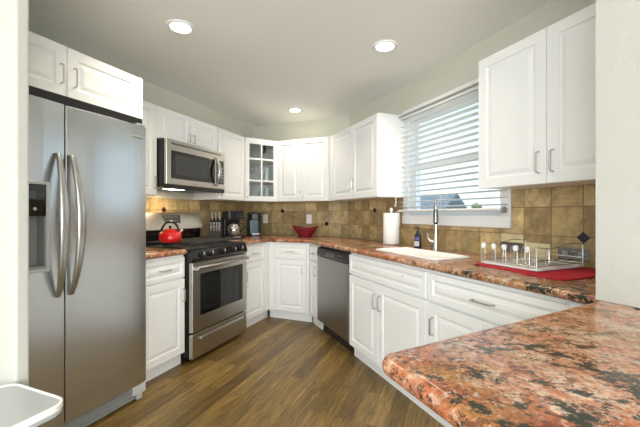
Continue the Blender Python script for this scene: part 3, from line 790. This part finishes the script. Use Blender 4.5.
bm = N(); box(bm, .64, .72, -.0345, -.0337, 1.695, 1.72); obj('display', bm, simple('display_green', (.03, .07, .05), .2), cp)
bm = N(); loops = []
for k in range(19):
    a = k/18; s = math.sin(PI*a); z = 1.475+.285*a
    loops.append([(.612+(.010+.008*s)*math.cos(q), -.032-.055*s**.8+.008*math.sin(q), z) for q in [2*PI*j/10 for j in range(10)]])
loft(bm, loops); obj('handle', bm, NICKEL, fr_, smooth=True)
bm = N(); box(bm, .0, MW, -.025, -.001, 1.412, 1.4445); obj('lower_vent', bm, BLACK, t, bev=.003)
bm = N(); box(bm, .05, .70, -.0315, -.030, 1.785, 1.80); obj('upper_vent', bm, DARKCHR, fr_)
bm = N(); box(bm, .18, .34, .10, .20, 1.4215, 1.4249); obj('cooktop_lamp', bm, LAMP, t)
bm = N(); box(bm, .30, .36, -.0312, -.0301, 1.462, 1.472); obj('badge', bm, GREY, fr_)

# ------------------------------------------------------------------ dishwasher
w = (xD-xN)*S2-.004
t = thing('dishwasher', 'dark stainless dishwasher with black control strip in the window-side run', 'dishwasher', rp_(xN+.0015, FSR), R_ROT)
bm = N(); box(bm, .002, w-.002, .012, dR-.02, .10, CB-.012); obj('tub', bm, FSIDE, t)
bm = N(); box(bm, .003, w-.003, -.028, .011, .115, .775); obj('door', bm, STEELD, t, bev=.006, seg=3)
bm = N(); extr_x(bm, [(.011, .778), (-.030, .778), (-.034, .80), (-.022, .862), (.011, .864)], .003, w-.003); cp = obj('control_strip', bm, BLACK, t, bev=.004)
bm = N(); extr_x(bm, [(-.020, .792), (-.0335, .795), (-.0355, .80), (-.030, .835), (-.018, .835)], w*.33, w*.62); obj('pocket_handle', bm, GLOSSB, cp, bev=.003)
for k in range(4):
    bm = N(); box(bm, w*.70+k*.03, w*.70+k*.03+.014, -.0305, -.029, .824, .830); obj('button', bm, GREY, cp)
bm = N(); box(bm, .003, w-.003, .04, .06, .0, .10); obj('kick_plate', bm, BLACK, t)

# ------------------------------------------------------------------ faucet, soap, towel
fx, fy = tn(-1.99-.0, 1.80)
t = thing('faucet', 'tall chrome gooseneck pull-down faucet behind the white sink', 'faucet', (-.150, 2.693, CT+.0005), math.radians(3))
bm = N(); lathe(bm, [(0, 0), (.029, 0), (.029, .006), (.022, .012), (.019, .10), (.017, .13), (0, .13)], 24); obj('base', bm, CHROME, t, smooth=True)
pts = [(0, 0, .12), (0, 0, .22), (0, 0, .31)]+[(0, -.055+.055*math.cos(a), .33+.055*math.sin(a)) for a in [math.radians(15*k) for k in range(0, 13)]]+[(0, -.112, .30)]
bm = N(); tube(bm, pts, .0125, 12); obj('spout', bm, CHROME, t, smooth=True)
bm = N(); tube(bm, [(0, -.112, .315), (0, -.113, .29), (0, -.115, .22), (0, -.116, .215)], .015, 14, radii=[.014, .017, .019, .015]); hd = obj('spray_head', bm, DARKCHR, t, smooth=True)
bm = N(); cyl(bm, (0, -.116, .206), (0, -.116, .215), .014, 14); obj('nozzle', bm, BLACK, hd, smooth=True)
bm = N(); tube(bm, [(-.015, 0, .075), (-.04, 0, .078), (-.055, -.005, .10), (-.06, -.012, .135)], .007, 10, radii=[.013, .012, .007, .006]); obj('lever', bm, CHROME, t, smooth=True)
t = thing('soap_bottle', 'small dark pump bottle with pale label left of the faucet', 'bottle', (-.297, 2.850, CT+.0005), math.radians(-20))
bm = N(); loft(bm, [[(x, y, z) for x, y in rrect(.055*s, .036*s, .015*s, 4)] for z, s in ((0, .92), (.004, 1), (.10, 1), (.118, .8), (.126, .45))]); obj('bottle', bm, NAVY, t, smooth=True)
bm = N(); box(bm, -.02, .02, -.0192, -.0182, .02, .06); obj('label_band', bm, LABEL, t)
bm = N(); box(bm, -.016, .016, -.0192, -.0182, .068, .092); obj('label_band', bm, simple('violet_label', (.10, .09, .28), .5), t)
bm = N(); lathe(bm, [(0, .126), (.013, .126), (.013, .144), (.005, .146), (.005, .16), (0, .16)], 16); pm = obj('pump', bm, BLACK, t, smooth=True)
bm = N(); box(bm, -.012, .012, -.035, .012, .16, .172); obj('nozzle', bm, BLACK, pm, bev=.003)
bm = N(); bm.free()
t = thing('paper_towel_roll', 'white paper towel roll on an upright holder left of the window', 'paper towel', (-.562, 3.135, CT+.0005))
bm = N(); lathe(bm, [(0, 0), (.078, 0), (.08, .004), (.076, .012), (0, .012)], 32); obj('holder_base', bm, NICKEL, t, smooth=True)
bm = N(); lathe(bm, [(.02, .013), (.071, .013), (.073, .016), (.073, .286), (.071, .289), (.02, .289), (.02, .013)], 40); obj('roll', bm, PAPER, t, smooth=True)
bm = N(); lathe(bm, [(0, .012), (.008, .012), (.008, .30), (.014, .303), (.016, .32), (.010, .334), (0, .336)], 16); obj('holder_rod', bm, WPLAS, t, smooth=True)

# ------------------------------------------------------------------ dish rack and mat
def rr(t_, n_, z): x, y = tn(t_, n_); return (x, y, z)
t = thing('drying_mat', 'red fabric drying mat under the dish rack', 'mat', (0, 0, 0))
bm = N(); mp = [(-1.405, 1.53), (-.99, 1.482), (-.94, 1.482), (-.905, 1.51), (-.895, 1.93), (-1.37, 1.945)]
prism(bm, [tn(a, b) for a, b in mp], CT+.0006, CT+.007); obj('drying_mat', bm, REDMAT, None, bev=.003)
o = bpy.data.objects['drying_mat.001'] if 'drying_mat.001' in bpy.data.objects else None
bpy.data.objects.remove(t); o.name = 'drying_mat'; tag(o, 'red fabric drying mat lying under the dish rack', 'mat')
t = thing('dish_rack', 'chrome wire dish rack with white-capped prongs on a white tray', 'dish rack', rr(-1.23, 1.74, CT+.0075), R_ROT)
hw, hd_ = .165, .185
bm = N(); loft(bm, [[(x, y, z) for x, y in rrect(2*a, 2*b_, .03, 4)] for a, b_, z in ((hw-.01, hd_-.01, 0), (hw, hd_, .004), (hw, hd_, .012), (hw-.006, hd_-.006, .012), (hw-.01, hd_-.01, .006))]); obj('tray', bm, WPLAS, t)
bm = N(); W = .0021
for z in (.022, .05):
    tube(bm, [(-hw+.01, -hd_+.01, z), (hw-.01, -hd_+.01, z), (hw-.01, hd_-.01, z), (-hw+.01, hd_-.01, z), (-hw+.01, -hd_+.01, z)], W, 6)
for k in range(9):
    x = -hw+.02+k*(2*hw-.04)/8; tube(bm, [(x, -hd_+.01, .022), (x, hd_-.01, .022)], .0016, 5)
for sx_ in (-1, 1):
    x = sx_*(hw-.01); pts = [(x, -hd_+.01, .008), (x, -hd_+.01, .11)]
    for k in range(13):
        a = k/12; pts.append((x, -hd_+.01+(2*hd_-.02)*a, .115-.010*math.sin(2*PI*a)))
    pts += [(x, hd_-.01, .008)]; tube(bm, pts, W, 6)
obj('wire_frame', bm, NICKEL, t, smooth=True)
for j, y in enumerate((-hd_+.02, -.02)):
    for k in range(5):
        x = -hw+.012+k*.064
        bm = N()
        tube(bm, [(x-.009, y, .022), (x-.009, y, .085), (x, y, .098), (x+.009, y, .085), (x+.009, y, .022)], .002, 6)
        pg = obj('prong', bm, NICKEL, t, smooth=True)
        if j == 0:
            bm = N(); lathe(bm, [(0, .085), (.010, .086), (.0135, .096), (.012, .108), (.006, .114), (0, .115)], 16, (x, y)); obj('cap', bm, WPLAS, pg, smooth=True)

# wall plates
def plate(loc, rz, w, h, mat, label, kind, slots, vertical=True, smat=GREY):
    t = thing('wall_outlet' if kind == 'outlet' else 'light_switch', label, kind, loc, rz)
    bm = N(); box(bm, -w/2, w/2, -.019, -.0128, -h/2, h/2); pl = obj('cover_plate', bm, mat, t, bev=.002)
    for s in slots:
        bm = N()
        if vertical: box(bm, -.014, .014, -.021, -.019, s-.014, s+.014)
        else: box(bm, s-.014, s+.014, -.021, -.019, -.014, .014)
        so_ = obj('socket', bm, smat, t, bev=.002)
        for dx_ in (-.005, .005):
            bm = N(); box(bm, (0 if vertical else s)+dx_-.001, (0 if vertical else s)+dx_+.001, -.0214, -.021, (s if vertical else 0)-.005, (s if vertical else 0)+.005); obj('slot', bm, BLACK, so_)
    return t
plate((-2.425, YB, 1.135), 0, .072, .118, WPLAS, 'white outlet on the tiled back wall behind the pod coffee maker', 'outlet', (-.025, .025), smat=TRIMW)
plate((-1.775, YB, 1.135), 0, .072, .118, WPLAS, 'white outlet on the tiled back wall above the maroon bowl', 'outlet', (-.025, .025), smat=TRIMW)
plate((-.515, SR+.515, 1.155), R_ROT, .06, .14, WPLAS, 'white outlet plate on tile between paper towel roll and window', 'outlet', (-.025, .025), smat=TRIMW)
plate((.328, SR-.328, .99), R_ROT, .155, .062, DARKCHR, 'grey horizontal outlet plate on tile behind the left end of the dish rack', 'outlet', (-.04, .04), False)
plate((.585, SR-.585, .985), R_ROT, .155, .066, DARKCHR, 'grey horizontal outlet plate below the dark diamond tile', 'outlet', (-.04, .04), False)

# ------------------------------------------------------------------ small appliances on the back-left counter
# knife block
t = thing('knife_block', 'slanted black knife block with steel handles right of the range', 'knife block', (-2.44, 3.015, CT+.0005), math.radians(32))
bm = N(); extr_x(bm, [(-.105, 0), (.085, 0), (.10, .15), (.045, .235), (-.035, .205)], -.06, .06); obj('block', bm, simple('black_block', (.008, .008, .008), .6), t, bev=.004)
for r_, (yb, zb) in enumerate(((.025, .222), (-.012, .208), (-.058, .150), (-.074, .108))):
    for c_ in range(3 if r_ < 2 else 4):
        x = (-.038+c_*.038) if r_ < 2 else (-.042+c_*.028)
        p0 = Vector((x, yb, zb)); dv = Vector((0, -.42, .90)).normalized() if r_ < 2 else Vector((0, -.60, .80)).normalized()
        L = .085 if r_ < 2 else .048
        bm = N(); tube(bm, [p0-dv*.02, p0+dv*.01, p0+dv*L], .008, 8, radii=[.007, .0095, .0105], flat=(1, .75)); obj('knife_handle', bm, SATIN, t, smooth=True)
# drip coffee maker
t = thing('coffee_maker', 'black drip coffee maker with glass carafe beside the knife block', 'coffee maker', (-2.43, 3.30, CT+.0005), math.radians(55))
bm = N(); loft(bm, [[(x, y, z) for x, y in rrect(.21, .23, .03, 4)] for z in (0, .035)]); obj('base', bm, BLACK, t, bev=.003)
bm = N(); loft(bm, [[(x, y, z) for x, y in rrect(.20, .075, .02, 4, 0, .075)] for z in (.035, .22)]); obj('water_tank', bm, BLACK, t)
bm = N(); loft(bm, [[(x, y, z) for x, y in rrect(.205, .22, .03, 4)] for z in (.22, .315)]); hd = obj('brew_head', bm, BLACK, t, bev=.004)
bm = N(); box(bm, -.03, .09, -.1125, -.1102, .235, .295); obj('trim_panel', bm, GLOSSB, hd)
bm = N(); box(bm, -.03, .05, -.1172, -.1155, .008, .026); obj('button_panel', bm, NICKEL, t)
bm = N(); lathe(bm, [(0, .04), (.062, .04), (.074, .07), (.072, .12), (.052, .165), (.050, .165), (.069, .12), (.070, .07), (.058, .044), (0, .044)], 28, (-.005, -.045)); cf = obj('carafe', bm, CARST, t, smooth=True)
bm = N(); lathe(bm, [(0, .166), (.055, .166), (.057, .185), (.03, .195), (0, .195)], 28, (-.005, -.035)); obj('lid', bm, BLACK, cf, smooth=True)
bm = N(); lathe(bm, [(.0735, .095), (.0755, .095), (.0755, .112), (.0735, .112), (.0735, .095)], 28, (-.005, -.035)); obj('steel_band', bm, NICKEL, cf, smooth=True)
bm = N(); tube(bm, [(.05, -.055, .17), (.10, -.08, .165), (.105, -.085, .12), (.068, -.062, .075)], .008, 8); obj('handle', bm, BLACK, cf, smooth=True)
# pod coffee maker
t = thing('coffee_maker', 'compact blue-black pod coffee maker in the counter corner', 'coffee maker', (-2.395, 3.70, CT+.0005), math.radians(40))
bm = N(); loft(bm, [[(x, y, z) for x, y in rrect(.15, .26, .04, 5)] for z in (0, .03)]); obj('base', bm, BLACK, t, bev=.003)
bm = N(); loft(bm, [[(x, y, z) for x, y in rrect(.165, .16, .04, 5, 0, .05)] for z in (.03, .30)]); obj('body', bm, TEAL, t, bev=.006)
bm = N(); loft(bm, [[(x, y, z) for x, y in rrect(.14, .14, .045, 5, 0, -.06)] for z in (.205, .285)]); hd = obj('brew_head', bm, BLACK, t, bev=.008)
bm = N(); lathe(bm, [(0, .285), (.045, .2855), (.048, .296), (.03, .304), (0, .305)], 24, (.0, -.06)); obj('lid', bm, NICKEL, hd, smooth=True)
bm = N(); box(bm, -.045, .045, -.128, -.04, .03, .036); obj('drip_tray', bm, NICKEL, t)
# bowl
t = thing('bowl', 'wide maroon boat-shaped bowl with upturned ends on the back counter', 'bowl', (-1.695, 3.72, CT+.0005))
def bring(f, off=0):
    out = []
    for k in range(40):
        a = 2*PI*k/40; rx = .075+(.172-.075)*f-off; ry = .05+(.085-.05)*f-off
        out.append((rx*math.cos(a), ry*math.sin(a), .008*(off > 0)+f*(.105+.028*abs(math.cos(a))**2)))
    return out
bm = N(); loft(bm, [bring(0), bring(.25), bring(.5), bring(.8), bring(1), bring(1, .004), bring(.7, .005), bring(.3, .005), bring(0.02, .006)]); ob = obj('bowl', bm, MAROON, None, smooth=True)
ob.location = t.location; bpy.data.objects.remove(t); ob.name = 'bowl'; tag(ob, 'wide maroon boat-shaped bowl with upturned ends on the back counter', 'bowl')

# ------------------------------------------------------------------ trash can
t = thing('trash_can', 'brushed steel rectangular trash can at the alcove wall, lower left corner', 'trash can', (-1.268, .550, 0), 0)
bm = N(); loft(bm, [[(x, y, z) for x, y in rrect(.30, .27, .05, 7)] for z in (.02, .591)]); obj('body', bm, STEEL, t, smooth=True)
bm = N(); loft(bm, [[(x, y, z) for x, y in rrect(.30*s, .27*s, .05, 7)] for z, s in ((0, 1.0), (.02, 1.0))]); obj('base_ring', bm, BLACK, t)
bm = N(); loft(bm, [[(x, y, z) for x, y in rrect(.305-2*i, .275-2*i, .052-i, 7)] for z, i in ((.592, 0), (.612, 0), (.620, .004), (.6215, .012), (.6225, .02))]); ld = obj('lid', bm, LIDM, t, smooth=True)
bm = N(); loft(bm, [[(x, y, z) for x, y in rrect(.309-2*i, .279-2*i, .053-i, 7)] for z, i in ((.606, -.0005), (.622, -.0005), (.6245, .002), (.6245, .006), (.618, .008))], cap=False); obj('lid_rim', bm, WPLAS, ld, smooth=True)
bm = N(); box(bm, .02, .12, -.165, -.135, .01, .028); obj('pedal', bm, BLACK, t, bev=.003)

# ------------------------------------------------------------------ ceiling lights
for (x, y, lab, pw) in ((-1.66, 1.70, 'round recessed ceiling light nearest the refrigerator', 4.5), (-.483, 2.445, 'round recessed ceiling light near the sink window', 4.5), (-1.752, 3.558, 'round recessed ceiling light at the far end over the back counter', 3.0)):
    t = thing('ceiling_light', lab, 'ceiling light', (x, y, ZC), 0, 'recessed ceiling lights')
    bm = N(); lathe(bm, [(.088, 0), (.088, -.004), (.082, -.010), (.066, -.008), (.060, -.0005), (.088, 0)], 40); obj('trim_ring', bm, TRIMW, t, smooth=True)
    bm = N(); lathe(bm, [(0, -.0055), (.052, -.0055), (.0595, -.003), (.0595, -.0008), (0, -.0008)], 40); obj('lens', bm, LAMP, t, smooth=True)
    l = bpy.data.lights.new('lamp', 'AREA'); l.shape = 'DISK'; l.size = .11; l.energy = pw; l.color = (1, .88, .68); l.spread = math.radians(125)
    lo = bpy.data.objects.new('lamp', l); C.objects.link(lo); lo.parent = t; lo.location = (0, 0, -.012)
l = bpy.data.lights.new('hood_lamp', 'AREA'); l.shape = 'RECTANGLE'; l.size = .14; l.size_y = .08; l.energy = 1.3; l.color = (1, .74, .42)
lo = bpy.data.objects.new('hood_lamp', l); C.objects.link(lo); lo.location = (-2.395, 2.376, 1.410)

# ------------------------------------------------------------------ outside the window
bm = N(); box(bm, -80, 80, 6, 140, -3.2, -3.0); g = struct(obj('ground', bm, GRASS))
def tree(x, y, h, r, lab):
    t = thing('tree', lab, 'tree', (x, y, -3.0), 0, 'distant trees beyond the window')
    bm = N(); tube(bm, [(0, 0, 0), (.1, 0, h*.5), (0, .1, h*.75)], .2, 8, radii=[.28, .2, .1]); obj('trunk', bm, BARK, t)
    bm = N()
    for k in range(9):
        a = random.uniform(0, 6.28); rr_ = random.uniform(.2, .75)*r; zc = h-r*.8+random.uniform(-.35, .5)*r
        m_ = Matrix.Translation((rr_*math.cos(a), rr_*math.sin(a), zc))
        res = bmesh.ops.create_icosphere(bm, subdivisions=3, radius=r*random.uniform(.35, .6), matrix=m_)
        for v in res['verts']: v.co += Vector((random.uniform(-1, 1), random.uniform(-1, 1), random.uniform(-1, 1)))*.06*r
    obj('crown', bm, LEAF, t)
def dirpt(px, d): 
    u = (px-320)/340; c, s = math.cos(math.radians(22)), math.sin(math.radians(22))
    return (d*(u*c-s), d*(u*s+c))
for i, (px, d, h, r) in enumerate(((450, 60, 5.2, 1.1), (461, 70, 5.9, 1.3), (475, 62, 6.2, 1.5), (489, 72, 5.4, 1.3), (500, 60, 5.3, 1.2), (514, 68, 5.7, 1.3))):
    x, y = dirpt(px, d); tree(x, y, h*.97, r*.8, 'distant small tree seen low through the window blind')
hx, hy = dirpt(431, 26)
t = thing('house', 'grey-roofed neighbouring house seen low through the left of the window', 'house', (hx, hy, -3.0), math.radians(-20))
bm = N(); box(bm, -4, 1.4, -2, 3, 0, 4.4); obj('walls', bm, STUCCO, t)
bm = N(); a = [(-2.3, 4.35), (3.3, 4.35), (.5, 5.75)]
extr_x(bm, a, -4.4, 1.8); obj('roof', bm, ROOF, t)
